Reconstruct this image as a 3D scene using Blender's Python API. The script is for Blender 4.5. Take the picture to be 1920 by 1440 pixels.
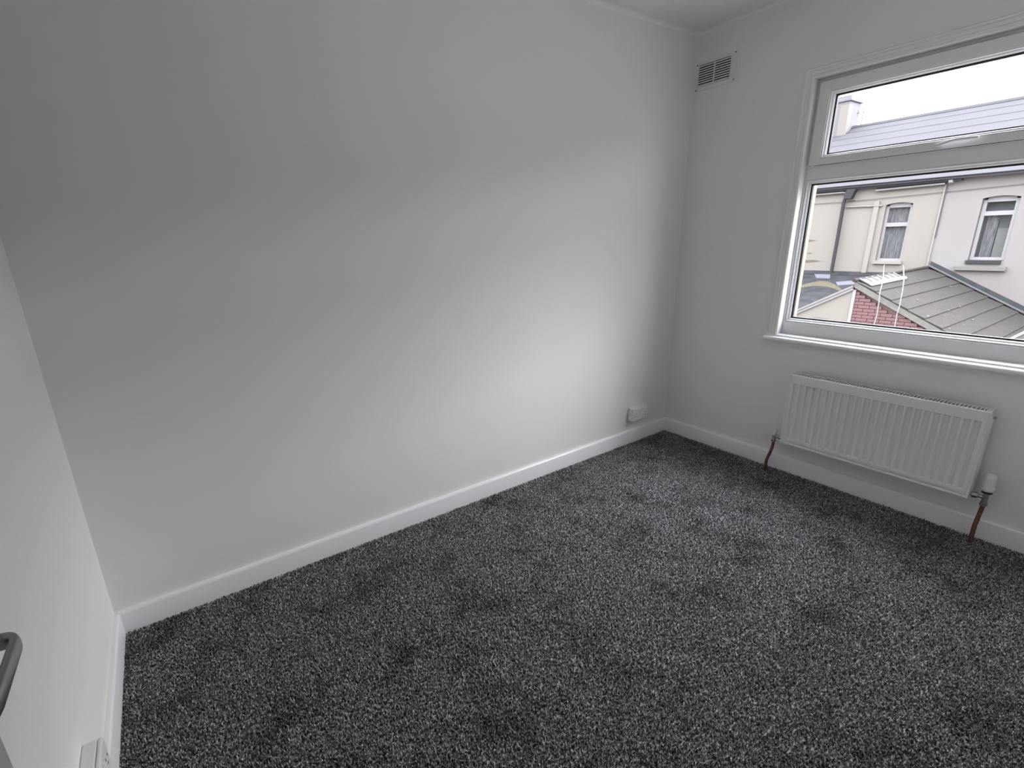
import bpy, bmesh, math, random
import numpy as np
from mathutils import Vector, Matrix

random.seed(7)
S = bpy.context.scene
C = S.collection
for o in list(bpy.data.objects):
    bpy.data.objects.remove(o, do_unlink=True)

# ------------------------------------------------------------------ camera
cam_data = bpy.data.cameras.new('camera')
cam_data.sensor_fit = 'HORIZONTAL'
cam_data.sensor_width = 36.0
cam_data.lens = 898.05 / 1920 * 36.0
cam_data.shift_x = 82.08 / 1920
cam_data.shift_y = -4.77 / 1920
cam_data.clip_start = 0.02
cam_data.clip_end = 300
cam = bpy.data.objects.new('camera', cam_data)
C.objects.link(cam)
cam.location = (-2.83536, -1.90763, 1.33812)
cam.rotation_euler = (1.28119, 0.036, -0.57742)
S.camera = cam

# ------------------------------------------------------------------ sky (even overcast) and exposure
W = bpy.data.worlds.new('overcast_sky')
S.world = W
W.use_nodes = True
wn = W.node_tree
bg = wn.nodes['Background']
bg.inputs['Color'].default_value = (0.895, 0.920, 1.0, 1)
# standard overcast sky: luminance grows from the horizon to the zenith as (1 + 2 sin(elevation)) / 3
SKY = 17.2
wtc = wn.nodes.new('ShaderNodeTexCoord')
wsx = wn.nodes.new('ShaderNodeSeparateXYZ')
wmr = wn.nodes.new('ShaderNodeMapRange')
wmr.inputs['From Min'].default_value = 0
wmr.inputs['From Max'].default_value = 1
wmr.inputs['To Min'].default_value = SKY / 3
wmr.inputs['To Max'].default_value = SKY
wn.links.new(wtc.outputs['Generated'], wsx.inputs[0])
wn.links.new(wsx.outputs['Z'], wmr.inputs['Value'])
wn.links.new(wmr.outputs[0], bg.inputs['Strength'])
S.view_settings.view_transform = 'Standard'
S.view_settings.look = 'None'
S.view_settings.gamma = 1.0
S.view_settings.exposure = 0.0
try:
    S.view_settings.use_curve_mapping = False
except Exception:
    pass
pd = bpy.data.lights.new('window_portal', 'AREA')      # sampling guide for the sky, gives off no light of its own
pd.shape = 'RECTANGLE'
pd.size = 1.20
pd.size_y = 1.34
pd.cycles.is_portal = True
po = bpy.data.objects.new('window_portal', pd)
C.objects.link(po)
po.location = (0.26, -1.215, 1.41)
po.rotation_euler = (math.pi / 2, 0, math.pi / 2)      # faces -x, into the room
# brighter patch of thin cloud around the veiled sun, high over the roofs to the right
sd = bpy.data.lights.new('veiled_sun', 'SUN')
sd.energy = 8.0
sd.angle = math.radians(55)
sd.color = (.98, .965, 1.0)
sun = bpy.data.objects.new('veiled_sun', sd)
C.objects.link(sun)
SUN_AZ, SUN_EL = math.radians(24), math.radians(35)
sun.rotation_euler = Vector((math.cos(SUN_AZ) * math.cos(SUN_EL), -math.sin(SUN_AZ) * math.cos(SUN_EL), math.sin(SUN_EL))).to_track_quat('Z', 'Y').to_euler()
# unseen fill light added mid-room to brighten the upper walls, above the frame
ld = bpy.data.lights.new('room_fill_light', 'POINT')
ld.shadow_soft_size = .13
ld.energy = 4.2
ld.color = (1.0, .95, .90)
lo_ = bpy.data.objects.new('room_fill_light', ld)
C.objects.link(lo_)
lo_.location = (-1.75, -1.35, 2.05)


# ------------------------------------------------------------------ helpers
class MB:
    def __init__(s):
        s.bm = bmesh.new()

    def poly(s, pts, faces):
        vs = [s.bm.verts.new(p) for p in pts]
        for f in faces:
            try:
                s.bm.faces.new([vs[i] for i in f])
            except ValueError:
                pass
        return vs

    def box(s, a, b):
        x0, y0, z0 = [min(a[i], b[i]) for i in range(3)]
        x1, y1, z1 = [max(a[i], b[i]) for i in range(3)]
        s.poly([(x0, y0, z0), (x1, y0, z0), (x1, y1, z0), (x0, y1, z0), (x0, y0, z1), (x1, y0, z1), (x1, y1, z1), (x0, y1, z1)],
               [(3, 2, 1, 0), (4, 5, 6, 7), (0, 1, 5, 4), (1, 2, 6, 5), (2, 3, 7, 6), (3, 0, 4, 7)])
        return s

    def prism(s, prof, axis, a, b):
        """prof: list of 2-D points in the other two axes (cyclic order), extruded along axis from a to b"""
        def P(p, t):
            q = [0, 0, 0]
            o = [i for i in range(3) if i != axis]
            q[axis] = t
            q[o[0]], q[o[1]] = p
            return tuple(q)
        n = len(prof)
        pts = [P(p, a) for p in prof] + [P(p, b) for p in prof]
        fs = [tuple(range(n)), tuple(range(2 * n - 1, n - 1, -1))]
        fs += [(i, (i + 1) % n, (i + 1) % n + n, i + n) for i in range(n)]
        s.poly(pts, fs)
        return s

    def sweep(s, path, prof, closed=False):
        """sweep cross sections: path = list of (point, right, up), prof = 2-D points"""
        n = len(prof)
        rings = []
        for p, r, u in path:
            p, r, u = Vector(p), Vector(r), Vector(u)
            rings.append([s.bm.verts.new(p + r * q[0] + u * q[1]) for q in prof])
        m = len(rings)
        for i in range(m if closed else m - 1):
            A, B = rings[i], rings[(i + 1) % m]
            for k in range(n):
                s.bm.faces.new([A[k], A[(k + 1) % n], B[(k + 1) % n], B[k]])
        if not closed:
            s.bm.faces.new(list(reversed(rings[0])))
            s.bm.faces.new(rings[-1])
        return s

    def tube(s, pts, r, n=12):
        pts = [Vector(p) for p in pts]
        if not hasattr(r, '__len__'):
            r = [r] * len(pts)
        path = []
        ref = None
        for i, p in enumerate(pts):
            d = (pts[min(i + 1, len(pts) - 1)] - pts[max(i - 1, 0)]).normalized()
            if ref is None:
                ref = Vector((0, 0, 1)) if abs(d.z) < .9 else Vector((0, 1, 0))
            a = d.cross(ref).normalized()
            b = d.cross(a).normalized()
            ref = a.cross(d).normalized()
            path.append((p, a * r[i], b * r[i]))
        prof = [(math.cos(2 * math.pi * k / n), math.sin(2 * math.pi * k / n)) for k in range(n)]
        return s.sweep(path, prof)

    def build(s, name, mat, parent=None, smooth=False, bevel=0, auto=None):
        bmesh.ops.recalc_face_normals(s.bm, faces=s.bm.faces[:])
        me = bpy.data.meshes.new(name)
        s.bm.to_mesh(me)
        s.bm.free()
        me.materials.append(mat)
        o = bpy.data.objects.new(name, me)
        C.objects.link(o)
        if parent is not None:
            o.parent = parent
            o.matrix_parent_inverse = Matrix.Translation(-parent_world(parent))
        if smooth:
            me.polygons.foreach_set('use_smooth', [True] * len(me.polygons))
            me.set_sharp_from_angle(angle=math.radians(auto or 40))
        if bevel:
            m = o.modifiers.new('bevel', 'BEVEL')
            m.width = bevel
            m.segments = 2
            m.limit_method = 'ANGLE'
            m.angle_limit = math.radians(40)
        return o


def parent_world(p):
    # meshes built in world coordinates sit at the world origin; only an Empty is displaced
    return Vector(p.location) if p.type == 'EMPTY' else Vector((0, 0, 0))


def tag(o, label=None, cat=None, group=None, kind=None):
    for k, v in (('label', label), ('category', cat), ('group', group), ('kind', kind)):
        if v:
            o[k] = v
    return o


def empty(name, loc):
    o = bpy.data.objects.new(name, None)
    o.empty_display_size = .05
    o.location = loc
    C.objects.link(o)
    return o


def arc(cy, cz, r, a0, a1, n):
    return [(cy + r * math.cos(math.radians(a0 + (a1 - a0) * i / n)), cz + r * math.sin(math.radians(a0 + (a1 - a0) * i / n))) for i in range(n + 1)]


# ------------------------------------------------------------------ materials
def mat(name, col, rough=.5, metal=0, noise=None, bump=None, spec=None, coat=0):
    """noise = (scale, second colour, low, high[, scale vector]); bump = (scale, strength, distance)"""
    m = bpy.data.materials.new(name)
    m.use_nodes = True
    n, l = m.node_tree.nodes, m.node_tree.links
    b = n['Principled BSDF']
    b.inputs['Base Color'].default_value = (*col, 1)
    b.inputs['Roughness'].default_value = rough
    b.inputs['Metallic'].default_value = metal
    b.inputs['Coat Weight'].default_value = coat
    if spec is not None:
        b.inputs['Specular IOR Level'].default_value = spec
    tc = n.new('ShaderNodeTexCoord')
    if noise:
        t = n.new('ShaderNodeTexNoise')
        t.inputs['Scale'].default_value = noise[0]
        t.inputs['Detail'].default_value = 5
        if len(noise) > 4:
            mp = n.new('ShaderNodeMapping')
            mp.inputs['Scale'].default_value = noise[4]
            l.new(tc.outputs['Object'], mp.inputs['Vector'])
            l.new(mp.outputs[0], t.inputs['Vector'])
        else:
            l.new(tc.outputs['Object'], t.inputs['Vector'])
        r = n.new('ShaderNodeValToRGB')
        r.color_ramp.elements[0].position = noise[2]
        r.color_ramp.elements[1].position = noise[3]
        r.color_ramp.elements[0].color = (*col, 1)
        r.color_ramp.elements[1].color = (*noise[1], 1)
        l.new(t.outputs['Fac'], r.inputs[0])
        l.new(r.outputs[0], b.inputs['Base Color'])
    if bump:
        t = n.new('ShaderNodeTexNoise')
        t.inputs['Scale'].default_value = bump[0]
        t.inputs['Detail'].default_value = 4
        l.new(tc.outputs['Object'], t.inputs['Vector'])
        bp = n.new('ShaderNodeBump')
        bp.inputs['Strength'].default_value = bump[1]
        bp.inputs['Distance'].default_value = bump[2]
        l.new(t.outputs['Fac'], bp.inputs['Height'])
        l.new(bp.outputs[0], b.inputs['Normal'])
    return m


def glass_mat(name, tint, k=1.0):
    m = bpy.data.materials.new(name)
    m.use_nodes = True
    n, l = m.node_tree.nodes, m.node_tree.links
    for q in list(n):
        n.remove(q)
    out = n.new('ShaderNodeOutputMaterial')
    mx = n.new('ShaderNodeMixShader')
    tr = n.new('ShaderNodeBsdfTransparent')
    gl = n.new('ShaderNodeBsdfGlossy')
    fr = n.new('ShaderNodeFresnel')
    fr.inputs['IOR'].default_value = 1.45
    tr.inputs['Color'].default_value = (*tint, 1)
    gl.inputs['Roughness'].default_value = 0.0
    gl.inputs['Color'].default_value = (k, k, k, 1)
    ge = n.new('ShaderNodeNewGeometry')                 # no false total reflection where the ray leaves the thin pane
    iv = n.new('ShaderNodeMath')
    iv.operation = 'SUBTRACT'
    iv.inputs[0].default_value = 1
    mu = n.new('ShaderNodeMath')
    mu.operation = 'MULTIPLY'
    l.new(ge.outputs['Backfacing'], iv.inputs[1])
    l.new(fr.outputs[0], mu.inputs[0])
    l.new(iv.outputs[0], mu.inputs[1])
    l.new(mu.outputs[0], mx.inputs[0])
    l.new(tr.outputs[0], mx.inputs[1])
    l.new(gl.outputs[0], mx.inputs[2])
    l.new(mx.outputs[0], out.inputs['Surface'])
    return m


M = {}
M['paint'] = mat('wall_emulsion', (.845, .832, .813), .75, noise=(1.1, (.86, .848, .83), .35, .65), bump=(7, .10, .01), spec=.3)
M['ceil'] = mat('ceiling_emulsion', (.88, .88, .87), .85, bump=(9, .08, .01), spec=.2)
M['gloss'] = mat('white_gloss_paint', (.87, .87, .875), .28, bump=(30, .03, .002))
M['sillgloss'] = mat('fresh_white_gloss', (.88, .88, .89), .12, coat=.3)
M['upvc'] = mat('white_upvc', (.82, .83, .84), .3)
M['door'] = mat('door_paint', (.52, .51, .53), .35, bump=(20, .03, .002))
M['rad'] = mat('radiator_enamel', (.80, .80, .79), .32)
M['plastic'] = mat('white_plastic', (.80, .80, .79), .35)
M['dark'] = mat('dark_void', (.02, .02, .022), .7)
M['rubber'] = mat('black_gasket', (.012, .012, .014), .5)
M['chrome'] = mat('satin_chrome', (.36, .36, .37), .32, 1)
M['brass'] = mat('nickel_fitting', (.45, .44, .42), .3, 1)
M['copper'] = mat('copper_pipe_metal', (.33, .165, .125), .42, 1, noise=(28, (.19, .095, .075), .4, .7))
M['steel'] = mat('screw_steel', (.12, .11, .10), .5, .8)
M['glass'] = glass_mat('window_glass', (.975, .985, .983))
M['farglass'] = mat('far_window_glass', (.03, .035, .04), .08)
# outside
K = 1.0
M['cream'] = mat('cream_render', (.168, .150, .132), .9, noise=(.55, (.158, .140, .122), .35, .7), bump=(30, .1, .01))
M['pink'] = mat('pale_pinkish_render', (.149, .131, .126), .9, noise=(.7, (.160, .148, .144), .35, .65), bump=(20, .15, .01))
M['creamtrim'] = mat('cream_pilaster', (.176, .158, .140), .9)
M['reveal'] = mat('cream_reveal_paint', (.25, .24, .165), .8)
M['slate'] = mat('pale_slate_roof', (.046, .044, .050), .8, noise=(3, (.051, .049, .054), .35, .7, (.6, .35, 3)), spec=.1)
M['slatedark'] = mat('dark_slate', (.018, .018, .021), .8, noise=(4, (.030, .030, .033), .35, .65), bump=(12, .4, .02), spec=.1)
M['fascia'] = mat('dark_grey_fascia', (.040, .040, .048), .7, spec=.1)
M['lead'] = mat('lead_flashing', (.042, .045, .049), .7, noise=(6, (.030, .033, .037), .4, .7), spec=.1)
M['tile'] = mat('concrete_roof_tile', (.041, .0365, .034), .95, noise=(9, (.0325, .029, .027), .35, .65), bump=(40, .4, .006), spec=.1)
M['fleck'] = mat('bird_lime', (.075, .075, .07), .9)
M['mortar'] = mat('mortar', (.150, .095, .090), .95)
M['brick'] = mat('red_brick', (.135, .078, .078), .9, noise=(5, (.120, .068, .068), .3, .7), spec=.1)
M['fwhite'] = mat('far_white_upvc', (.215, .205, .21), .5, spec=.2)
M['fgutter'] = mat('far_white_gutter', (.17, .16, .155), .6, spec=.2)
M['pipe'] = mat('dark_grey_downpipe', (.030, .029, .032), .6, spec=.1)
M['stone'] = mat('stone_sill', (.115, .105, .096), .9)
M['moss'] = mat('yellow_moss', (.055, .045, .024), .95, noise=(8, (.034, .030, .020), .35, .7))
M['net'] = mat('net_curtain', (.135, .132, .142), .9, noise=(9, (.065, .063, .072), .40, .66, (1, 2.6, .5)))
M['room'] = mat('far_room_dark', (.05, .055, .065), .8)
M['ochre'] = mat('far_ochre_curtain', (.10, .10, .095), .9)
M['stackbrick'] = mat('pale_chimney_brick', (.108, .10, .11), .9, noise=(6, (.12, .108, .11), .4, .7))
M['stacklight'] = mat('pale_chimney_render', (.14, .122, .112), .9)
M['ground'] = mat('yard_concrete', (.20, .195, .185), .9)
M['wire'] = mat('dark_wire', (.055, .052, .054), .7)
M['cord'] = mat('white_cord', (.19, .185, .18), .7)
M['stain'] = mat('brown_stain', (.082, .068, .055), .95)


def carpet_mat():
    m = bpy.data.materials.new('charcoal_twist_pile')
    m.use_nodes = True
    n, l = m.node_tree.nodes, m.node_tree.links
    b = n['Principled BSDF']
    b.inputs['Roughness'].default_value = .9
    b.inputs['Specular IOR Level'].default_value = .15
    b.inputs['Sheen Weight'].default_value = .15
    tc = n.new('ShaderNodeTexCoord')
    a = n.new('ShaderNodeTexNoise')
    a.inputs['Scale'].default_value = 125
    a.inputs['Detail'].default_value = 2
    r = n.new('ShaderNodeValToRGB')
    e = r.color_ramp.elements
    e[0].position, e[0].color = .36, (.046, .043, .047, 1)
    e[1].position, e[1].color = .68, (.76, .735, .76, 1)
    x = e.new(.5)
    x.color = (.235, .222, .236, 1)
    l.new(tc.outputs['Object'], a.inputs['Vector'])
    l.new(a.outputs['Fac'], r.inputs[0])
    # scuffed patches where the pile is trodden the other way
    c = n.new('ShaderNodeTexNoise')
    c.inputs['Scale'].default_value = 5.2
    c.inputs['Detail'].default_value = 4
    c.inputs['Roughness'].default_value = .65
    l.new(tc.outputs['Object'], c.inputs['Vector'])
    r2 = n.new('ShaderNodeValToRGB')
    r2.color_ramp.elements[0].position, r2.color_ramp.elements[0].color = .31, (.46, .45, .46, 1)
    r2.color_ramp.elements[1].position, r2.color_ramp.elements[1].color = .50, (1, 1, 1, 1)
    l.new(c.outputs['Fac'], r2.inputs[0])
    mx = n.new('ShaderNodeMix')
    mx.data_type = 'RGBA'
    mx.blend_type = 'MULTIPLY'
    mx.inputs[0].default_value = 1
    l.new(r.outputs[0], mx.inputs[6])
    l.new(r2.outputs[0], mx.inputs[7])
    l.new(mx.outputs[2], b.inputs['Base Color'])
    return m


M['carpet'] = carpet_mat()

# ------------------------------------------------------------------ the room
LX = -3.170      # left wall
H = 2.40
FY = -2.10       # wall behind the camera
SK = 0.0945      # skirting height
ST = 0.018

# window opening
WY0, WY1 = -0.622, -1.806
WZ0, WZ1 = 0.772, 2.026

m = MB()
m.box((LX - .12, 0, -.15), (.22, .12, H + .12))
tag(m.build('wall_back', M['paint']), kind='structure')
m = MB()
m.box((LX - .12, FY - .1, -.15), (LX, 0, H + .12))
tag(m.build('wall_left', M['paint']), kind='structure')
m = MB()
m.box((0, FY - .1, -.15), (.22, 0, WZ0))
m.box((0, FY - .1, WZ1), (.22, 0, H + .12))
m.box((0, FY - .1, WZ0), (.22, WY1, WZ1))
m.box((0, WY0, WZ0), (.22, 0, WZ1))
wr = m.build('wall_right', M['paint'])
tag(wr, kind='structure')
m = MB()
DX0, DX1, DH = -3.125, -2.33, 2.0
m.box((LX, FY - .1, -.15), (DX0, FY, H + .12))
m.box((DX1, FY - .1, -.15), (0, FY, H + .12))
m.box((DX0, FY - .1, DH), (DX1, FY, H + .12))
tag(m.build('wall_front', M['paint']), kind='structure')
m = MB()
m.box((LX, FY, -.15), (0, 0, -.012))
m.box((LX - .12, FY - 1.3, -.15), (-1.6, FY - .1, -.012))
tag(m.build('floor', M['ground']), kind='structure')
# ceiling with a small plaster cove along the visible walls
m = MB()
m.box((LX, FY, H), (0, 0, H + .12))
cr = .018
pr = [(0, H)] + [(-y, z) for y, z in arc(cr, H - cr, cr, 180, 90, 6)]
m.prism(pr, 0, LX, 0)                                   # along the back wall (y,z profile)
m.prism(pr, 1, FY, 0)                                   # along the window wall (x,z profile)
tag(m.build('ceiling', M['ceil'], smooth=True), kind='structure')
# landing behind the camera
m = MB()
m.box((LX - .12, FY - 1.4, -.15), (-1.5, FY - 1.3, H + .12))
m.box((LX - .22, FY - 1.4, -.15), (LX - .12, FY - .1, H + .12))
m.box((-1.6, FY - 1.3, -.15), (-1.5, FY - .1, H + .12))
m.box((LX - .12, FY - 1.3, H), (-1.6, FY - .1, H + .12))
tag(m.build('wall_landing', M['paint']), kind='structure')

# skirting boards
def skirt(name, prof_axis, pts, a, b):
    m = MB()
    m.prism(pts, prof_axis, a, b)
    tag(m.build(name, M['gloss'], smooth=True, auto=30), kind='structure')


def sp(sgn):
    return [(0, -.012), (sgn * ST, -.012), (sgn * ST, SK - .010), (sgn * (ST - .002), SK - .005), (sgn * (ST - .006), SK - .001), (sgn * (ST - .010), SK), (0, SK)]


skirt('baseboard_back', 0, sp(-1), LX, 0)
skirt('baseboard_right', 1, sp(-1), FY, -ST)
skirt('baseboard_left', 1, [(LX + p[0], p[1]) for p in sp(1)], FY, -ST)
skirt('baseboard_front', 0, [(FY + p[0], p[1]) for p in sp(1)], DX1 + .07, -ST)

# door lining and architrave behind the camera
m = MB()
m.box((DX0, FY - .1, -.012), (DX0 + .02, FY, DH))
m.box((DX1 - .02, FY - .1, -.012), (DX1, FY, DH))
m.box((DX0, FY - .1, DH - .02), (DX1, FY, DH))
m.box((DX1, FY, -.012), (DX1 + .06, FY + .015, DH + .06))
m.box((DX0 - .04, FY, DH), (DX1 + .06, FY + .015, DH + .06))
tag(m.build('trim_1', M['gloss'], bevel=.002), kind='structure')

# carpet: short twisted pile, one tuft every few millimetres
def carpet():
    rng = np.random.default_rng(3)
    sp_ = .0064
    xs = np.arange(LX + ST + .002, -ST, sp_)
    ys = np.arange(FY + .02, -ST, sp_)
    X, Y = np.meshgrid(xs, ys)
    X = X.ravel() + rng.uniform(-.45, .45, X.size) * sp_
    Y = Y.ravel() + rng.uniform(-.45, .45, Y.size) * sp_
    n = X.size
    lo = np.sin(X * 3.1 + np.sin(Y * 4.3) * 1.7) * .5 + np.sin(Y * 5.2 + X * 2.2) * .5
    ang = rng.uniform(0, 2 * np.pi, n)
    lean = rng.uniform(.0, 1.0, n) * .0048
    la = rng.uniform(0, 2 * np.pi, n)
    hh = rng.uniform(.004, .0085, n)
    w = rng.uniform(.0034, .0054, n)
    lx = np.cos(la) * lean + .0012 * lo
    ly = np.sin(la) * lean
    V = np.zeros((n, 6, 3))
    for k in range(3):
        a = ang + k * 2 * np.pi / 3
        V[:, k, 0] = X + np.cos(a) * w * .8
        V[:, k, 1] = Y + np.sin(a) * w * .8
        V[:, k, 2] = -.006
        a2 = a + .9
        V[:, k + 3, 0] = X + lx + np.cos(a2) * w * .42
        V[:, k + 3, 1] = Y + ly + np.sin(a2) * w * .42
        V[:, k + 3, 2] = hh + .0012 * np.sin(a2 * 2)
    V = V.reshape(-1, 3)
    V[:, 0] = np.clip(V[:, 0], LX + ST + .0005, -ST - .0005)
    V[:, 1] = np.clip(V[:, 1], FY + .0005, -ST - .0005)
    T = np.array([[0, 1, 4, 3], [1, 2, 5, 4], [2, 0, 3, 5]])
    base = (np.arange(n) * 6)[:, None, None]
    Q = (T[None] + base).reshape(-1, 4)
    tr = (np.array([[3, 4, 5]]) + (np.arange(n) * 6)[:, None])
    # backing sheet
    b0 = len(V)
    V = np.vstack([V, [[LX + ST, FY, -.004], [-ST, FY, -.004], [-ST, -ST, -.004], [LX + ST, -ST, -.004]]])
    Q = np.vstack([Q, [[b0, b0 + 1, b0 + 2, b0 + 3]]])
    me = bpy.data.meshes.new('carpet')
    me.vertices.add(len(V))
    me.vertices.foreach_set('co', V.astype(np.float32).ravel())
    loops = np.concatenate([Q.ravel(), tr.ravel()]).astype(np.int32)
    me.loops.add(len(loops))
    me.loops.foreach_set('vertex_index', loops)
    nf = len(Q) + len(tr)
    st = np.concatenate([np.arange(len(Q)) * 4, len(Q) * 4 + np.arange(len(tr)) * 3]).astype(np.int32)
    me.polygons.add(nf)
    me.polygons.foreach_set('loop_start', st)
    me.update(calc_edges=True)
    me.validate()
    me.materials.append(M['carpet'])
    o = bpy.data.objects.new('carpet', me)
    C.objects.link(o)
    tag(o, 'mottled charcoal twist pile carpet covering the whole room floor', 'carpet', kind='stuff')


carpet()

# ------------------------------------------------------------------ window
win = empty('window_1', (.03, (WY0 + WY1) / 2, WZ0))
tag(win, kind='structure')
FXF, FXB = .030, .092      # frame front and back
LY0, LY1 = -.6565, -1.763   # lower light, outer edge of bead
TZ0, TZ1 = 1.560, 1.620    # transom
ms = MB()
ms.box((FXF, WY0, WZ0), (FXB, LY0, WZ1))
ms.box((FXF, LY1, WZ0), (FXB, WY1, WZ1))
ms.box((FXF, LY0, WZ0), (FXB, LY1, .841))
ms.box((FXF, LY0, 1.996), (FXB, LY1, WZ1))
ms.box((FXF, LY0, TZ0), (FXB, LY1, TZ1))
ms.build('frame', M['upvc'], win, bevel=.0015)


def bead_loop(y0, z0, y1, z1, wd, x0, x1, parent, name):
    """mitred glazing bead, scalloped profile; y0>y1 outer edges"""
    prof = [(0, x1), (0, x0 + .002), (.15, x0), (.35, x0), (.5, x0 + .005), (.8, x0 + .008), (1, x0 + .013), (1, x1)]
    m = MB()
    rings = []
    cs = [(y0, z0, -1, 1), (y1, z0, 1, 1), (y1, z1, 1, -1), (y0, z1, -1, -1)]
    for (y, z, dy, dz) in cs:
        rings.append([m.bm.verts.new((x, y + dy * t * wd, z + dz * t * wd)) for t, x in prof])
    for i in range(4):
        A, B = rings[i], rings[(i + 1) % 4]
        for k in range(len(prof)):
            k2 = (k + 1) % len(prof)
            m.bm.faces.new([A[k], A[k2], B[k2], B[k]])
    return m.build(name, M['upvc'], parent)


def loop_frame(y0, z0, y1, z1, wd, x0, x1, mt, parent, name, bevel=0):
    m = MB()
    m.box((x0, y0, z0), (x1, y0 - wd, z1))
    m.box((x0, y1 + wd, z0), (x1, y1, z1))
    m.box((x0, y0 - wd, z0), (x1, y1 + wd, z0 + wd))
    m.box((x0, y0 - wd, z1 - wd), (x1, y1 + wd, z1))
    return m.build(name, mt, parent, bevel=bevel)


# fixed lower light
bead_loop(LY0, .841, LY1, TZ0, .020, .034, .058, win, 'glazing_bead')
loop_frame(LY0 - .019, .860, LY1 + .019, TZ0 - .019, .008, .051, .066, M['rubber'], win, 'gasket')
m = MB()
m.box((.058, LY0 - .003, .848), (.062, LY1 + .003, TZ0 - .003))
m.build('pane', M['glass'], win)
# opening top light
SY0, SY1, SZ0, SZ1 = -.6645, -1.755, 1.623, 1.993
sash = MB()
wd = .047
sx0, sx1 = .012, .084
sash.box((sx0, SY0, SZ0), (sx1, SY0 - wd, SZ1))
sash.box((sx0, SY1 + wd, SZ0), (sx1, SY1, SZ1))
sash.box((sx0, SY0 - wd, SZ0), (sx1, SY1 + wd, SZ0 + .030))
sash.box((sx0, SY0 - wd, SZ1 - wd), (sx1, SY1 + wd, SZ1))
so = sash.build('opening_sash', M['upvc'], win, bevel=.002)
bead_loop(SY0 - wd + .001, SZ0 + .029, SY1 + wd - .001, SZ1 - wd + .001, .016, .016, .048, so, 'glazing_bead')
loop_frame(SY0 - wd - .014, SZ0 + .043, SY1 + wd + .014, SZ1 - wd - .014, .008, .041, .056, M['rubber'], so, 'gasket')
m = MB()
m.box((.048, SY0 - wd - .002, SZ0 + .033), (.052, SY1 + wd + .002, SZ1 - wd - .002))
m.build('pane', M['glass'], so)
# sash rebate gasket (dark line round the opening sash)
loop_frame(SY0 + .004, SZ0 - .002, SY1 - .004, SZ1 + .0035, .008, .026, .0305, M['rubber'], win, 'sash_seal')
# handle on the bottom rail of the opening sash
m = MB()
hz = SZ0 + .016
m.prism([(-1.150 + .010 * math.cos(a), hz + .0075 * math.sin(a)) for a in [i * math.pi / 8 for i in range(16)]], 0, .012, .003)
m.tube([(.004, -1.150, hz), (-.008, -1.150, hz + .001)], .0055)
hd = m.build('sash_handle', M['upvc'], win, smooth=True)
m = MB()
m.tube([(-.008, -1.146, hz), (-.012, -1.160, hz + .003), (-.014, -1.185, hz + .009), (-.014, -1.215, hz + .012), (-.013, -1.250, hz + .011), (-.012, -1.268, hz + .010)], [.006, .0065, .0055, .0055, .006, .004])
m.build('lever', M['upvc'], hd, smooth=True)

# moulded trim round the window, two raised beads
def window_trim():
    m = MB()
    prof = [(0, .0), (0, -.006), (.003, -.012), (.008, -.013), (.012, -.010), (.014, -.006), (.028, -.006), (.030, -.010), (.034, -.016), (.041, -.018), (.046, -.015), (.048, -.008), (.048, .0295), (.022, .0295), (.022, 0)]
    oy0, oy1, oz0, oz1 = -.600, -1.830, WZ0 - .01, 2.057
    corners = [(oy0, oz0, -1, 0), (oy0, oz1, -1, -1), (oy1, oz1, 1, -1), (oy1, oz0, 1, 0)]
    rings = [[m.bm.verts.new((x, y + dy * t, z + dz * t)) for t, x in prof] for y, z, dy, dz in corners]
    n = len(prof)
    for i in range(3):
        for k in range(n):
            m.bm.faces.new([rings[i][k], rings[i][(k + 1) % n], rings[i + 1][(k + 1) % n], rings[i + 1][k]])
    m.bm.faces.new(rings[0])
    m.bm.faces.new(list(reversed(rings[3])))
    tag(m.build('trim_2', M['sillgloss'], smooth=True, auto=50), kind='structure')


window_trim()
# window board with a rounded nose and a cover strip
m = MB()
zt = .764
nose = [(.0295, zt + .013), (-.012, zt + .012), (-.017, zt + .008), (-.018, zt + .001), (-.036, zt), (-.041, zt - .004), (-.043, zt - .011), (-.041, zt - .018), (-.036, zt - .022), (0, zt - .022), (0, zt + .002), (.0295, zt + .002)]
m.prism(nose, 1, -.590, -1.842)
tag(m.build('trim_3', M['sillgloss'], smooth=True, auto=40), kind='structure')
# outside reveal of the window, cream painted masonry
m = MB()
m.box((.0925, WY0 + .010, .76), (.235, WY0 - .004, 2.03))
m.box((.0925, WY1 - .010, .76), (.235, WY1 + .004, 2.03))
m.box((.0925, WY0 - .004, WZ1 - .004), (.235, WY1 + .004, 2.03))
m.box((.0925, WY0 - .004, .76), (.25, WY1 + .004, WZ0 + .010))
tag(m.build('trim_4', M['reveal']), kind='structure')

# ------------------------------------------------------------------ air vent
vent = empty('air_vent', (0, -.128, 2.175))
tag(vent, 'white painted louvred air vent high on the window wall beside the corner', 'vent')
m = MB()
y0, y1, z0, z1 = -.012, -.246, 2.100, 2.250
gy0, gy1, gz0, gz1 = -.030, -.214, 2.124, 2.230
m.box((-.003, y0, z0), (0, y1, gz0))
m.box((-.003, y0, gz1), (0, y1, z1))
m.box((-.003, y0, gz0), (0, gy0, gz1))
m.box((-.003, gy1, gz0), (0, y1, gz1))
m.build('plate', M['plastic'], vent, bevel=.001)
loop_frame(gy0 + .004, gz0 - .004, gy1 - .004, gz1 + .004, .004, -.007, -.003, M['plastic'], vent, 'rim')
m = MB()
m.box((-.0008, gy0, gz0), (-.0002, gy1, gz1))
m.build('opening', M['dark'], vent)
m = MB()
m.box((-.0075, -.120, gz0), (-.0008, -.125, gz1))
m.build('divider', M['plastic'], vent)
nsl = 9
p = (gz1 - gz0) / nsl
slat0 = None
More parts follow.
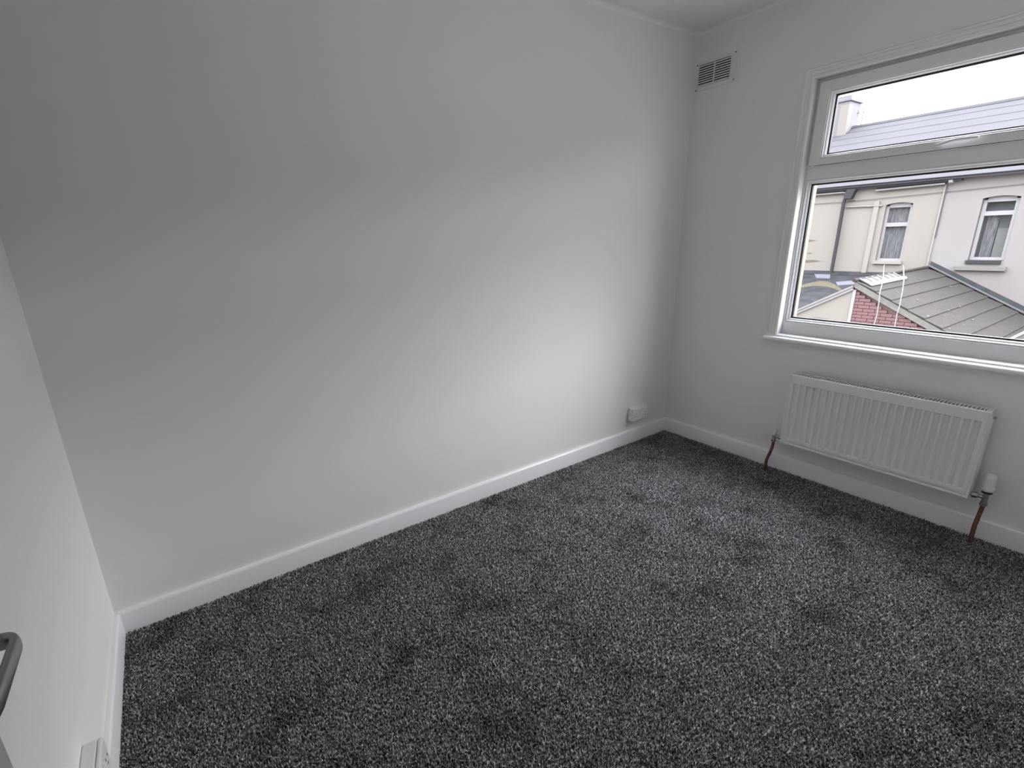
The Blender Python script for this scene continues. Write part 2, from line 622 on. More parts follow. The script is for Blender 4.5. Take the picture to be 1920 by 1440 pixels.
for i in range(nsl):
    z = gz0 + (i + .5) * p
    if slat0 is None:
        m = MB()
        t = .0026
        m.prism([(-.0070, -t - .0022), (-.0066, -t - .0022 + .0052), (-.0012, t + .0012), (-.0016, t - .002)], 1, gy0, gy1)
        slat0 = m.build('slat', M['plastic'], vent)
        o = slat0
    else:
        o = slat0.copy()
        C.objects.link(o)
    o.location = (0, 0, z)
for (y, z) in ((-.016, 2.236), (-.236, 2.240), (-.020, 2.108), (-.236, 2.112)):
    m = MB()
    m.prism([(y + .0032 * math.cos(a), z + .0032 * math.sin(a)) for a in [i * math.pi / 6 for i in range(12)]], 0, -.0048, -.003)
    m.build('screw', M['steel'], vent)

# ------------------------------------------------------------------ sockets
def socket(name, loc, rot, label, group=None):
    """surface double socket: local x along the wall, y out of the wall, z up; origin at the wall, centre"""
    e = empty(name, loc)
    tag(e, label, 'socket', 'surface double sockets')
    def X(m, nm, mt, par=e, **k):
        m.bm.transform(Matrix.Rotation(rot, 4, 'Z'))
        me_o = m.build(nm, mt, par, **k)
        me_o.matrix_parent_inverse = Matrix.Identity(4)
        return me_o
    w2, h2 = .075, .043
    m = MB()
    m.box((-w2, 0, -h2), (w2, .030, h2))
    X(m, 'back_box', M['plastic'], bevel=.004)
    m = MB()
    m.box((-w2, .0305, -h2), (w2, .040, h2))
    fp = X(m, 'faceplate', M['plastic'], bevel=.003)
    for sx in (-.038, .038):
        for (hx, hz_, a, b) in ((0, .010, .002, .0035), (-.011, -.010, .0032, .0018), (.011, -.010, .0032, .0018)):
            m = MB()
            m.box((sx + hx - a, .0399, hz_ - b - .003), (sx + hx + a, .0404, hz_ + b - .003))
            X(m, 'pin_hole', M['dark'], fp)
    for sx in (-.012, .012):
        m = MB()
        m.prism([(sx - .006, .040), (sx + .006, .040), (sx + .006, .0415), (sx - .006, .044)], 2, .014, .030)
        X(m, 'switch', M['plastic'], fp)
    for sx in (-.060, .060):
        m = MB()
        m.tube([(sx, .0395, 0), (sx, .0406, 0)], .0032, 10)
        X(m, 'screw', M['steel'], fp)
    return e


socket('double_socket', (-.325, 0, .206), math.pi, 'white surface-mounted double socket just above the skirting beside the window wall corner')
socket('double_socket', (LX, -.783, .204), -math.pi / 2, 'white surface-mounted double socket on the left wall at the bottom edge')

# ------------------------------------------------------------------ radiator
rad = empty('radiator', (0, -1.155, .2))
tag(rad, 'white ribbed panel radiator hung on the wall below the window', 'radiator')
RY0, RY1, RZ0, RZ1, RXF = -.783, -1.528, .204, .590, -.103
NR = 23


def rad_front():
    m = MB()
    pitch = (RY0 - RY1 - .034) / NR
    ys, dep = [RY0 - .0, RY0 - .006, RY0 - .008, RY0 - .010], [0, 0, .0018, 0]
    for i in range(NR):
        c = RY0 - .017 - pitch * (i + .5)
        for f, d in ((-.36, 0), (-.24, 1), (0, 1), (.24, 1), (.36, 0)):
            ys.append(c - f * pitch)
            dep.append(('f', d))
    ys += [RY1 + .010, RY1 + .008, RY1 + .006, RY1]
    dep += [0, .0018, 0, 0]
    zs = [RZ0, RZ0 + .008, RZ0 + .010, RZ0 + .012, RZ0 + .032, RZ0 + .037, RZ0 + .20, RZ1 - .048, RZ1 - .044, RZ1 - .010, RZ1]
    zd = [0, 0, .0018, 0, 0, 1, 1, 1, 0, 0, 0]
    D = .0085
    grid = []
    for j, z in enumerate(zs):
        row = []
        for i, y in enumerate(ys):
            d = 0
            if isinstance(dep[i], tuple):
                d = D * dep[i][1] * (1 if zd[j] == 1 else 0)
                if zd[j] == .0018:
                    d = .0018
            else:
                d = dep[i] if 1 <= j <= 9 else 0
            row.append(m.bm.verts.new((RXF + d, y, z)))
        grid.append(row)
    for j in range(len(zs) - 1):
        for i in range(len(ys) - 1):
            m.bm.faces.new([grid[j][i], grid[j][i + 1], grid[j + 1][i + 1], grid[j + 1][i]])
    # rim folded back
    nb = len(ys)
    per = [grid[0][i] for i in range(nb)] + [grid[j][-1] for j in range(1, len(zs))] + [grid[-1][i] for i in range(nb - 2, -1, -1)] + [grid[j][0] for j in range(len(zs) - 2, 0, -1)]
    back = [m.bm.verts.new((RXF + .012, v.co.y, v.co.z)) for v in per]
    for i in range(len(per)):
        k = (i + 1) % len(per)
        m.bm.faces.new([per[i], per[k], back[k], back[i]])
    m.bm.faces.new(back)
    m.build('front_panel', M['rad'], rad, smooth=True, auto=55)


rad_front()
for y in (RY0, RY1 + .002):
    m = MB()
    m.box((RXF + .012, y, RZ0 + .004), (-.030, y - .002, RZ1 - .002))
    m.build('side_panel', M['rad'], rad, bevel=.0008)
m = MB()
m.box((-.045, RY0 - .004, RZ0 + .006), (-.032, RY1 + .004, RZ1 - .006))
m.build('back_panel', M['rad'], rad)
# convector fins in the dark gap and the slotted top grille
m = MB()
m.box((RXF + .012, RY0 - .003, RZ1 - .004), (RXF + .018, RY1 + .003, RZ1))
m.box((-.040, RY0 - .003, RZ1 - .004), (-.031, RY1 + .003, RZ1))
m.box((RXF + .018, RY0 - .003, RZ1 - .004), (-.040, RY0 - .022, RZ1))
m.box((RXF + .018, RY1 + .022, RZ1 - .004), (-.040, RY1 + .003, RZ1))
nb = 56
a0, a1 = RY0 - .022, RY1 + .022
for i in range(nb):
    y = a0 + (a1 - a0) * (i + .5) / nb
    m.box((RXF + .018, y + .0026, RZ1 - .004), (-.040, y - .0026, RZ1 - .0005))
tg = m.build('top_grille', M['rad'], rad)
m = MB()
m.box((RXF + .014, RY0 - .004, RZ0 + .03), (-.046, RY1 + .004, RZ1 - .03))
m.build('convector_core', M['dark'], rad)
m = MB()
m.tube([(-.052, RY1, RZ1 - .030), (-.052, RY1 - .008, RZ1 - .030)], .006)
m.build('bleed_valve', M['brass'], rad, smooth=True)
for y in (-.90, -1.41):
    m = MB()
    m.box((-.032, y, .26), (0, y - .03, .54))
    m.build('wall_bracket', M['rad'], rad)

# lockshield valve, left
v = empty('lockshield_valve', (-.060, -.734, .20))
tag(v, 'small lockshield valve with nickel body at the left end of the radiator', 'valve')
m = MB()
m.tube([(-.060, -.734, .186), (-.060, -.734, .200), (-.060, -.734, .222)], [.011, .0095, .0095])
m.tube([(-.060, -.734, .180), (-.060, -.734, .190)], .0125, 6)
m.build('valve_body', M['brass'], v, smooth=True)
m = MB()
m.tube([(-.060, -.736, .214), (-.060, -.770, .214)], .0075)
m.tube([(-.060, -.760, .214), (-.060, -.772, .214)], .012, 6)
m.tube([(-.060, -.770, .214), (-.060, -.7825, .214)], .0075)
m.build('union_nut', M['brass'], v, smooth=True)
m = MB()
m.tube([(-.060, -.734, .2225), (-.060, -.734, .232), (-.060, -.734, .248), (-.060, -.734, .253)], [.0115, .0125, .0105, .007], 16)
m.build('plastic_cap', M['plastic'], v, smooth=True)
# thermostatic valve, right
v = empty('thermostatic_valve', (-.062, -1.574, .20))
tag(v, 'white thermostatic radiator valve at the right end of the radiator', 'valve')
vy = -1.572
m = MB()
m.tube([(-.062, vy, .178), (-.062, vy, .190)], .0135, 6)
m.tube([(-.062, vy, .186), (-.062, vy, .236)], .0095)
m.build('valve_body', M['chrome'], v, smooth=True)
m = MB()
m.tube([(-.062, vy + .004, .214), (-.062, -1.529, .214)], .0075)
m.tube([(-.062, -1.533, .214), (-.062, -1.548, .214)], .0130, 6)
m.build('union_nut', M['chrome'], v, smooth=True)
m = MB()
m.tube([(-.062, vy, .2365), (-.062, vy, .246)], .0165, 20)
m.build('collar', M['rubber'], v, smooth=True)
m = MB()
hr = [(.2462, .0175), (.249, .0200), (.262, .0205), (.268, .0190), (.274, .0190), (.300, .0185), (.314, .0180), (.320, .0150), (.3215, .006)]
m.tube([(-.062, vy, z) for z, r in hr], [r for z, r in hr], 24)
th = m.build('thermostatic_head', M['plastic'], v, smooth=True, auto=50)
for k in range(9):
    a = math.pi + (k - 4) * .36
    m = MB()
    x, y = -.062 + .0186 * math.cos(a), vy + .0186 * math.sin(a)
    m.tube([(x, y, .276), (x, y, .308)], .0016, 6)
    m.build('grip_rib', M['plastic'], th)
# copper tails
m = MB()
m.tube([(-.060, -.734, .184), (-.060, -.734, .165), (-.060, -.732, .14), (-.062, -.727, .11), (-.065, -.721, .085), (-.068, -.717, .06), (-.071, -.717, .03), (-.072, -.718, .001)], .0078, 14)
tag(m.build('copper_pipe', M['copper'], smooth=True), 'bent copper pipe rising from the carpet to the left lockshield valve', 'pipe', 'copper radiator pipes')
m = MB()
m.tube([(-.062, vy, .180), (-.063, vy + .001, .155), (-.066, vy + .003, .12), (-.071, vy + .005, .08), (-.077, vy + .004, .04), (-.080, vy + .003, .001)], .0078, 14)
tag(m.build('copper_pipe', M['copper'], smooth=True), 'copper pipe rising from the carpet to the thermostatic valve on the right', 'pipe', 'copper radiator pipes')

# ------------------------------------------------------------------ door standing open along the left wall
d = empty('door_1', (-3.10, -2.03, 0))
tag(d, kind='structure')
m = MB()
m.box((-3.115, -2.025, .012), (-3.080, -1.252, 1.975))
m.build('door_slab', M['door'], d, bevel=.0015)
m = MB()
m.tube([(-3.080, -1.309, .960), (-3.072, -1.309, .960)], .026, 24)
m.build('rose', M['chrome'], d, smooth=True)
m = MB()
sec = [(.0045 * math.copysign(abs(math.cos(a)) ** .6, math.cos(a)), .0090 * math.copysign(abs(math.sin(a)) ** .6, math.sin(a))) for a in [i * math.pi / 10 for i in range(20)]]
cx, cy = -3.034, -1.330
path = []
for (x, y) in [(-3.074, -1.309), (-3.050, -1.309), (-3.040, -1.309)]:
    path.append(((x, y, .960), (0, 1, 0), (0, 0, 1)))
for i in range(1, 7):
    a = math.radians(90 - 15 * i)
    px, py = -3.035 + .016 * math.cos(a), -1.325 + .016 * math.sin(a)
    path.append(((px, py, .960), (math.cos(a), math.sin(a), 0), (0, 0, 1)))
for (x, y, ax) in [(-3.019, -1.370, 0), (-3.019, -1.400, 0), (-3.021, -1.417, -15), (-3.026, -1.432, -35), (-3.034, -1.442, -60), (-3.043, -1.447, -80)]:
    a = math.radians(ax)
    path.append(((x, y, .960), (math.cos(a), math.sin(a), 0), (0, 0, 1)))
m.sweep(path, sec)
m.build('lever', M['chrome'], d, smooth=True, auto=60)

# ------------------------------------------------------------------ outside: yard
m = MB()
m.box((.22, -32, -3.0), (30, 25, -2.8))
tag(m.build('ground', M['ground']), kind='structure')

# the back of our own row
m = MB()
m.box((.02, -30, -3.0), (.22, FY - .1, 3.1))
m.box((.02, .12, -3.0), (.22, 25, 3.1))
m.box((.02, FY - .1, -3.0), (.22, .12, -.15))
m.box((.02, FY - .1, H + .12), (.22, .12, 3.1))
m.prism([(.45, 3.1), (-3.6, 5.6), (-3.6, 5.4), (.02, 3.0)], 1, -30, 25)
tag(m.build('wall_outside', M['cream']), kind='structure')

FX = 16.0      # plane of the houses across the back lane
EZ = 2.36      # underside of the eaves


def holed_wall(m, y0, y1, z0, z1, x0, x1, holes):
    """wall of thickness x0..x1 with segment-arched holes (ya, yb, za, zb, rise)"""
    ys = sorted({y0, y1} | {h[0] for h in holes} | {h[1] for h in holes})
    for a, b in zip(ys, ys[1:]):
        hs = [h for h in holes if h[0] <= a + 1e-6 and h[1] >= b - 1e-6]
        if not hs:
            m.box((x0, a, z0), (x1, b, z1))
            continue
        h = hs[0]
        m.box((x0, a, z0), (x1, b, h[2]))
        n = 8
        top = []
        for i in range(n + 1):
            t = i / n
            top.append((a + (b - a) * t, h[3] - h[4] * (2 * t - 1) ** 2))
        for i in range(n):
            (ya, za), (yb, zb) = top[i], top[i + 1]
            m.prism([(ya, za), (yb, zb), (yb, z1), (ya, z1)], 0, x0, x1)


def far_window(parent, ya, yb, za, zb, trz, fr, netkind):
    """white framed window: ya<yb, recessed; two panes split by a transom at trz"""
    x0, x1 = FX + .10, FX + .16
    m = MB()
    m.box((x0, ya, za), (x1, ya + fr, zb))
    m.box((x0, yb - fr, za), (x1, yb, zb))
    m.box((x0, ya + fr, za), (x1, yb - fr, za + fr))
    m.box((x0, ya + fr, zb - fr * .8), (x1, yb - fr, zb + .08))
    m.box((x0, ya + fr, trz - .055), (x1, yb - fr, trz + .055))
    w = m.build('window', M['fwhite'], parent)
    for a, b in ((za + fr, trz - .055), (trz + .055, zb - fr * .8)):
        m = MB()
        m.box((x0 + .03, ya + fr, a), (x0 + .04, yb - fr, b))
        m.build('pane', M['glass'], w)
    return w


# cream house, left
hs = empty('terraced_house', (18, 5.8, -2.8))
tag(hs, 'cream rendered terraced house with black downpipe and net curtained window across the lane', 'house', 'terraced houses across the lane')
W1 = (3.40, 4.03, .225, 1.905, .05)
m = MB()
holed_wall(m, 2.76, 9.5, -2.8, EZ, FX, FX + .25, [W1])
m.build('wall', M['cream'], hs)
w = far_window(hs, 3.405, 4.025, .235, 1.82, 1.285, .065, 'net')
m = MB()
n = 26
pts = []
for i in range(n + 1):
    y = 3.46 + (3.97 - 3.46) * i / n
    pts.append((FX + .22 + .012 * math.sin(i * 1.9), y))
prof = pts + [(x + .004, y) for x, y in reversed(pts)]
m.prism(prof, 2, .28, 1.80)
m.build('net_curtain', M['net'], w)
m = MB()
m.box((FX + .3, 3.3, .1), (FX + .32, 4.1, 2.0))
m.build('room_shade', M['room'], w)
m = MB()
m.box((FX - .07, 3.37, .145), (FX + .12, 4.07, .235))
m.build('window_sill', M['creamtrim'], hs)
m = MB()
m.box((FX - .05, 4.185, -.14), (FX, 4.31, 1.98))
m.build('pilaster', M['creamtrim'], hs)
m = MB()
m.box((FX - .035, 2.762, -2.8), (FX, 2.80, 2.30))
m.build('party_strip', M['creamtrim'], hs)
# eaves board, gutters
m = MB()
m.box((FX - .16, 2.45, 2.37), (FX + .05, 9.5, 2.50))
m.build('eaves_board', M['fascia'], hs)
m = MB()
m.box((FX - .08, 5.06, 2.315), (FX + .0, 9.5, 2.372))
m.box((FX - .08, 2.78, 2.325), (FX + .0, 4.31, 2.372))
m.build('soffit', M['fascia'], hs)
m = MB()
m.tube([(FX - .10, 9.4, 2.29), (FX - .10, 5.16, 2.305), (FX - .10, 5.08, 2.29), (FX - .10, 5.09, 2.20)], .028, 10)
m.tube([(FX - .10, 4.33, 2.285), (FX - .10, 2.78, 2.315)], .028, 10)
m.build('gutter', M['fgutter'], hs, smooth=True)
m = MB()
m.prism([(4.80, 2.38), (5.02, 2.38), (5.09, 2.20), (5.02, 2.10), (4.88, 2.10)], 0, FX - .22, FX - .02)
hp = m.build('hopper', M['pipe'], hs, bevel=.01)
m = MB()
m.tube([(FX - .12, 4.98, 2.14), (FX - .12, 5.06, 2.12), (FX - .12, 5.085, 2.05), (FX - .12, 5.08, 1.0), (FX - .14, 5.08, -.27)], .048, 10)
m.build('downpipe', M['pipe'], hs, smooth=True)
m = MB()
m.tube([(FX - .04, 5.04, 1.865), (FX - .04, 4.10, 1.842)], .022, 8)
m.tube([(FX - .04, 4.95, 2.07), (FX - .04, 4.83, 2.07)], .02, 8)
m.build('overflow_pipe', M['fgutter'], hs, smooth=True)
m = MB()
m.tube([(FX - .03, 9.4, 2.05), (FX - .03, 5.1, 2.02), (FX - .03, 2.77, 2.10)], .007, 6)
m.build('cable', M['wire'], hs)
for (yy, zz, ww, hh) in ((5.93, .85, .42, .10), (5.74, .19, .55, .11), (5.85, .45, .16, .04)):
    m = MB()
    m.prism([(yy - ww / 2, zz + hh * .1), (yy, zz + hh * .45), (yy + ww / 2, zz + hh * .2), (yy + ww / 2, zz - hh * .5), (yy, zz - hh * .3)], 0, FX - .004, FX + .001)
    m.build('render_stain', M['stain'], hs)
# slate roof with ridge
RXR, RZR = 20.5, 4.86


def roof(parent, ya, yb, mt):
    m = MB()
    m.prism([(FX - .22, 2.50), (RXR, RZR), (RXR + 4.7, 2.5), (RXR + 4.7, 2.4), (RXR, RZR - .12), (FX - .22, 2.42)], 1, ya, yb)
    # slate courses stepped down the slope
    k = 9
    for i in range(k):
        t0, t1 = i / k, (i + 1) / k
        x0, x1 = FX - .26 + (RXR - FX + .26) * t0, FX - .26 + (RXR - FX + .26) * t1
        zz = lambda x: 2.50 + (RZR - 2.50) * (x - (FX - .22)) / (RXR - FX + .22)
        m.prism([(x0, zz(x0)), (x1, zz(x1) - .002), (x1, zz(x1) + .004), (x0, zz(x0) + .014)], 1, ya, yb)
    m.build('slate_roof', mt, parent)
    m = MB()
    m.prism([(RXR - .14, RZR - .05), (RXR - .05, RZR + .04), (RXR + .05, RZR + .04), (RXR + .14, RZR - .05)], 1, ya, yb)
    m.build('ridge_tiles', mt, parent)


roof(hs, 2.76, 9.5, M['slate'])
# chimney and aerial on the cream house
m = MB()
m.box((19.9, 6.95, 4.4), (20.9, 7.62, 5.70))
m.box((19.85, 6.90, 5.70), (20.95, 7.67, 5.82))
m.box((19.90, 6.94, 5.82), (20.9, 7.63, 5.90))
ch = m.build('chimney_stack', M['stackbrick'], hs, bevel=.02)
m = MB()
m.box((19.88, 6.94, 4.4), (20.2, 7.22, 5.60))
m.build('rendered_patch', M['stacklight'], ch)
m = MB()
m.tube([(20.4, 6.66, 4.75), (20.4, 6.66, 5.50)], .014, 6)
m.tube([(20.4, 6.85, 5.30), (20.4, 5.80, 5.40)], .011, 6)
for i in range(7):
    y = 6.82 - i * .16
    m.tube([(20.4, y, 5.30 + (6.85 - y) * .095 - .11), (20.4, y, 5.30 + (6.85 - y) * .095 + .11)], .006, 5)
m.build('tv_aerial', M['wire'], hs)

# pinkish white house, right
hs2 = empty('terraced_house', (18, -1, -2.8))
tag(hs2, 'pinkish white rendered terraced house with tall upright window across the lane', 'house', 'terraced houses across the lane')
W2 = (1.29, 1.98, .275, 1.915, .05)
m = MB()
holed_wall(m, -32, 2.76, -2.8, 2.46, FX, FX + .25, [W2])
m.build('wall', M['pink'], hs2)
w = far_window(hs2, 1.30, 1.97, .285, 1.83, 1.485, .075, 'dark')
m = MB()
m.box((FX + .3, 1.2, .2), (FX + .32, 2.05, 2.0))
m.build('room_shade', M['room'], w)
m = MB()
pts = [(FX + .24 + .012 * math.sin(i * 2.1), 1.62 + .22 * i / 12) for i in range(13)]
m.prism(pts + [(x + .004, y) for x, y in reversed(pts)], 2, .30, 1.42)
m.build('curtain', M['net'], w)
m = MB()
m.box((FX + .25, 1.37, .32), (FX + .255, 1.60, 1.10))
m.build('blind', M['ochre'], w)
m = MB()
m.box((FX - .05, 1.33, .195), (FX + .11, 2.01, .28))
m.build('window_sill', M['pipe'], hs2)
hs2s = MB()
hs2s.box((FX - .10, 1.20, .02), (FX + .02, 2.20, .125))
hs2s.build('stone_ledge', M['stone'], hs2)
m = MB()
m.box((FX - .12, -32, 2.46), (FX + .05, 2.44, 2.53))
m.build('eaves_board', M['stone'], hs2)
m = MB()
m.tube([(FX - .11, -32, 2.50), (FX - .11, 2.43, 2.50)], .035, 8)
m.build('gutter', M['fascia'], hs2)
m = MB()
m.tube([(FX - .12, 2.70, 2.36), (FX - .12, 2.62, 2.37)], .06, 10)
m.build('wall_lamp', M['fwhite'], hs2, smooth=True)
m = MB()
m.tube([(FX - .05, 2.74, 2.28), (FX - .02, 2.75, 2.0), (FX - .02, 2.745, 1.3), (FX - .02, 2.745, .9)], .012, 6)
m.tube([(FX - .03, 2.77, 2.10), (FX - .03, -2.0, 2.28)], .007, 6)
m.build('cable', M['wire'], hs2)
roof(hs2, -32, 2.76, M['slate'])

# slate lean-to below the cream house
lt = empty('lean_to_roof', (14, 6, -2.8))
tag(lt, 'dark slate lean-to with yellow moss below the cream house', 'outbuilding')
zl = lambda x: -.14 - (FX - x) * .30
m = MB()
m.prism([(FX - .001, zl(FX)), (11.6, zl(11.6)), (11.6, zl(11.6) - .1), (FX - .001, zl(FX) - .1)], 1, 2.85, 9.4)
m.build('slate_roof', M['slatedark'], lt)
m = MB()
m.box((11.7, 2.9, -2.8), (11.9, 9.4, zl(11.8) - .08))
m.build('wall', M['cream'], lt)
m = MB()
m.prism([(FX - .001, zl(FX) + .03), (FX - .25, zl(FX - .25) + .012), (FX - .25, zl(FX - .25) + .002), (FX - .001, zl(FX) + .002)], 1, 2.85, 9.4)
m.build('flashing', M['slatedark'], lt)


def patch(m, poly, up=.004, th=.012):
    top = [(x, y, zl(x) + up + th) for x, y in poly]
    bot = [(x, y, zl(x) + up - .02) for x, y in poly]
    n = len(poly)
    m.poly(top + bot, [tuple(range(n)), tuple(range(2 * n - 1, n - 1, -1))] + [(i, (i + 1) % n, (i + 1) % n + n, i + n) for i in range(n)])


for poly in (((15.41, 5.31), (15.71, 5.50), (15.72, 5.05), (15.41, 4.92)), ((14.90, 4.50), (15.14, 4.64), (15.32, 4.25), (15.04, 4.11))):
    m = MB()
    patch(m, poly, .004, .02)
    m.build('lead_patch', mat('pale_lead', (.072, .072, .09), .7), lt)
m = MB()
cl = [(14.50, 5.60), (14.83, 5.30), (15.00, 5.10), (15.00, 4.90), (14.90, 4.68), (14.74, 4.45), (14.50, 4.20)]
wds = [.10, .18, .22, .20, .14, .10, .05]
poly = [(x + w_, y) for (x, y), w_ in zip(cl, wds)] + [(x - w_, y) for (x, y), w_ in reversed(list(zip(cl, wds)))]
patch(m, poly, .002, .008)
m.build('moss', M['moss'], lt)

# brick and cream rear extension with tiled roof, ridge running towards us
XG = 10.85
RY, RZ, SL = 2.70, .085, .553
ex = empty('rear_extension', (13.4, 1.6, -2.8))
tag(ex, 'red brick rear extension with grey tiled pitched roof in front of the houses', 'outbuilding', 'rear extensions below the houses')
zr = lambda y: RZ - (RY - y) * SL
m = MB()
m.prism([(RY, -2.8), (RY, zr(RY) - .09), (-.6, zr(-.6) - .09), (-.6, -2.8)], 0, XG + .06, FX - .001)
m.build('wall', M['mortar'], ex)
# bricks, laid in courses on the gable
bl, bh, j = .215, .065, .010
base = None
zc = -1.36
row = 0
while zc < RZ:
    y = RY - .03 - (0 if row % 2 == 0 else (bl + j) / 2)
    if row % 2:
        pieces = [(RY - .03, (bl - j) / 2)]
    else:
        pieces = []
    while y > -.55:
        pieces.append((y, bl))
        y -= bl + j
    for (ys_, ln) in pieces:
        ye = ys_ - ln
        if zc + bh > zr(ye) - .13:
            continue
        if base is None:
            m = MB()
            m.box((0, 0, 0), (.075, -1, bh))
            base = m.build('brick', M['brick'], ex)
            o = base
        else:
            o = base.copy()
            C.objects.link(o)
        o.scale = (1, ln, 1)
        o.matrix_parent_inverse = Matrix.Translation(-Vector(ex.location))
        o.location = (XG + random.uniform(-.003, .003), ys_, zc)
    zc += bh + j
    row += 1
# roof tiles, courses lapped down the slope
m = MB()
m.prism([(RY, RZ - .05), (RY, RZ), (-.75, zr(-.75)), (-.75, zr(-.75) - .05)], 0, XG - .04, FX - .001)
m.build('roof_deck', M['tile'], ex)
cw = .308
yy = RY - .14
k = 0
while yy > -.7:
    y2 = yy - cw
    m = MB()
    m.prism([(yy + .02, zr(yy + .02) + .004), (yy + .02, zr(yy + .02) + .012), (y2, zr(y2) + .038), (y2, zr(y2) + .006)], 0, XG - .06, FX - .002)
    m.build('tile_course', M['tile'], ex)
    yy = y2
    k += 1
# verge board below the tiles on the gable
m = MB()
m.prism([(RY - .01, RZ - .02), (RY - .01, RZ - .15), (-.7, zr(-.7) - .15), (-.7, zr(-.7) - .005)], 0, XG - .045, XG + .02)
m.build('verge_board', mat('weathered_verge', (.100, .096, .086), .9, noise=(12, (.135, .128, .115), .4, .7)), ex)
m = MB()
m.tube([(XG - .1, RY - .01, RZ + .01), (FX - .01, RY - .01, RZ + .01)], .04, 10)
m.build('ridge_tiles', M['tile'], ex, smooth=True)
# flashing where the slope meets the house wall
m = MB()
m.prism([(RY + .02, RZ + .16), (-.7, zr(-.7) + .17), (-.7, zr(-.7) + .03), (RY + .02, RZ + .02)], 0, FX - .035, FX - .001)
m.prism([(RY, RZ + .045), (-.7, zr(-.7) + .05), (-.7, zr(-.7) + .035), (RY, RZ + .03)], 0, FX - .30, FX - .03)
m.build('flashing', M['lead'], ex)
m = MB()
m.prism([(RY - .01, RZ + .075), (-.7, zr(-.7) + .075), (-.7, zr(-.7) + .055), (RY - .01, RZ + .052)], 0, FX - .36, FX - .22)
m.build('pale_flashing_strip', mat('pale_mortar_strip', (.060, .061, .064), .8), ex)
# narrow glazed strip beside the ridge
m = MB()
ya, yb = 2.40, 2.62
def on(y, up): return zr(y) + up
m.prism([(2.46, on(2.46, .05)), (2.40, on(2.40, .05)), (2.40, on(2.40, .09)), (2.46, on(2.46, .09))], 0, XG + .08, 13.15)
m.build('white_bar', M['cord'], ex)
m = MB()
for i in range(7):
    x = XG + .12 + i * (13.1 - XG - .2) / 6
    m.prism([(2.66, on(2.66, .03)), (2.46, on(2.46, .03)), (2.46, on(2.46, .07)), (2.66, on(2.66, .07))], 0, x - .02, x + .02)
m.build('glazing_bars', M['fgutter'], ex)
m = MB()
m.prism([(2.66, on(2.66, .02)), (2.46, on(2.46, .02)), (2.46, on(2.46, .045)), (2.66, on(2.66, .045))], 0, XG + .1, 13.1)
m.build('glazing_strip', mat('strip_glazing', (.036, .036, .036), .6), ex)
# pale flecks of lichen on the tiles
m = MB()
for i in range(30):
    x, y = random.uniform(XG + .1, 15.4), random.uniform(.3, 2.3)
    r = random.uniform(.010, .032)
    q = [(x + r * random.uniform(.6, 2.0) * math.cos(a), y + r * random.uniform(.4, 1) * math.sin(a)) for a in [i_ * math.pi / 3 for i_ in range(6)]]
    m.poly([(px, py, zr(py) + .041) for px, py in q], [tuple(range(6))])
fl = m.build('lichen', M['fleck'], ex)
tag(fl, kind='stuff')

# cream half gable of the neighbour, with white sloping barge board
cg = empty('rear_extension', (12, 3.6, -2.8))
tag(cg, 'cream rendered half gable with white barge board left of the red brick', 'outbuilding', 'rear extensions below the houses')
s2 = .613
zf = lambda y: -.03 - (y - 2.72) * s2
m = MB()
m.prism([(RY + .003, -2.8), (5.2, -2.8), (5.2, zf(5.2) - .05), (RY + .003, zf(RY) - .05)], 0, XG, 11.5)
m.build('wall', M['cream'], cg)
m = MB()
m.prism([(RY + .003, zf(RY) + .0), (5.25, zf(5.25) + .0), (5.25, zf(5.25) - .045), (RY + .003, zf(RY) - .045)], 0, XG - .07, XG + .02)
m.build('barge_board', M['fgutter'], cg)
m = MB()
m.prism([(RY + .003, zf(RY) - .045), (5.25, zf(5.25) - .045), (5.25, zf(5.25) - .115), (RY + .003, zf(RY) - .115)], 0, XG - .04, XG + .02)
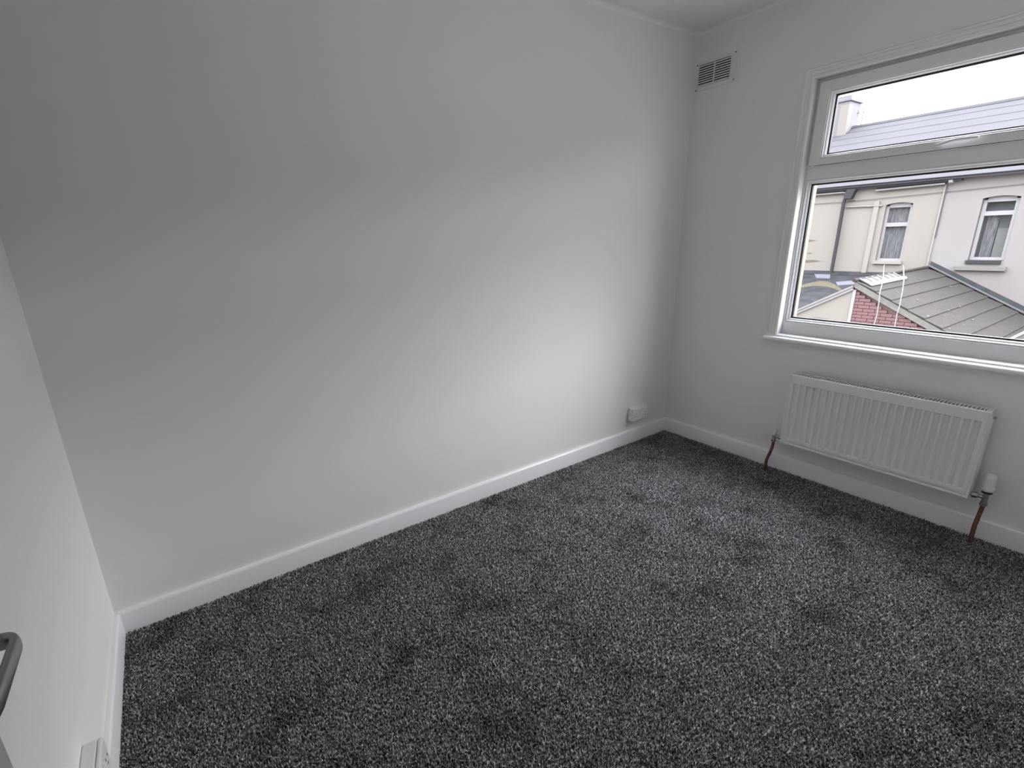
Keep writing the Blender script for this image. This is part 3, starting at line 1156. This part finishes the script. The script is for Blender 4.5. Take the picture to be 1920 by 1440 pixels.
m.build('fascia_board', M['fwhite'], cg)
m = MB()
m.prism([(RY + .003, zf(RY) - .03), (5.25, zf(5.25) - .03), (5.25, zf(5.25) - .08), (RY + .003, zf(RY) - .08)], 0, XG + .021, 11.59)
m.build('slate_roof', M['slatedark'], cg)
m = MB()
m.box((XG - .02, RY - .06, -2.8), (XG - .004, RY + .002, -.12))
m.build('white_edge_strip', M['fwhite'], cg)
m = MB()
m.prism([(3.6, -.93), (3.5, -.87), (3.3, -.84), (3.1, -.86), (2.95, -.93)], 0, XG - .006, XG - .001)
m.build('render_stain', mat('faint_green_stain', (.11, .108, .09), .95), cg)

# white trimmed lean-to at far lower right of the view
sr = empty('outhouse', (11, -.8, -2.8))
tag(sr, 'white edged outhouse roof at the lower right of the tiled roof', 'outbuilding')
m = MB()
zs = lambda y: -.95 + (.14 - y) * 1.0
m.prism([(.14, -2.8), (.14, zs(.14) - .06), (-.9, zs(-.9) - .06), (-.9, -2.8)], 0, XG - .45, XG - .12)
m.build('wall', M['pink'], sr)
m = MB()
m.prism([(.20, zs(.20)), (-.95, zs(-.95)), (-.95, zs(-.95) - .05), (.20, zs(.20) - .05)], 0, XG - .52, XG - .40)
m.build('barge_board', M['fwhite'], sr)

# white cords
for k, pts in enumerate((
    [(15.9, 3.749, .12), (XG - .08, 2.165, .115), (XG - .10, 2.170, -.15), (XG - .10, 2.150, -.36), (XG - .10, 2.140, -.66), (XG - .10, 2.156, -.91), (XG - .10, 2.15, -1.9), (XG - .10, 2.15, -2.799)],
    [(15.9, 3.29, .12), (XG - .08, 1.806, .145), (XG - .10, 1.785, -.09), (XG - .10, 1.779, -.39), (XG - .10, 1.791, -.60), (XG - .10, 1.781, -.91), (XG - .10, 1.78, -1.9), (XG - .10, 1.78, -2.799)])):
    m = MB()
    m.tube(pts, .010, 6)
    tag(m.build('washing_cord', M['cord']), ('white cord hanging down the red brick gable, left of two', 'white cord hanging down the red brick gable, right of two')[k], 'cord', 'white cords on the brick gable')
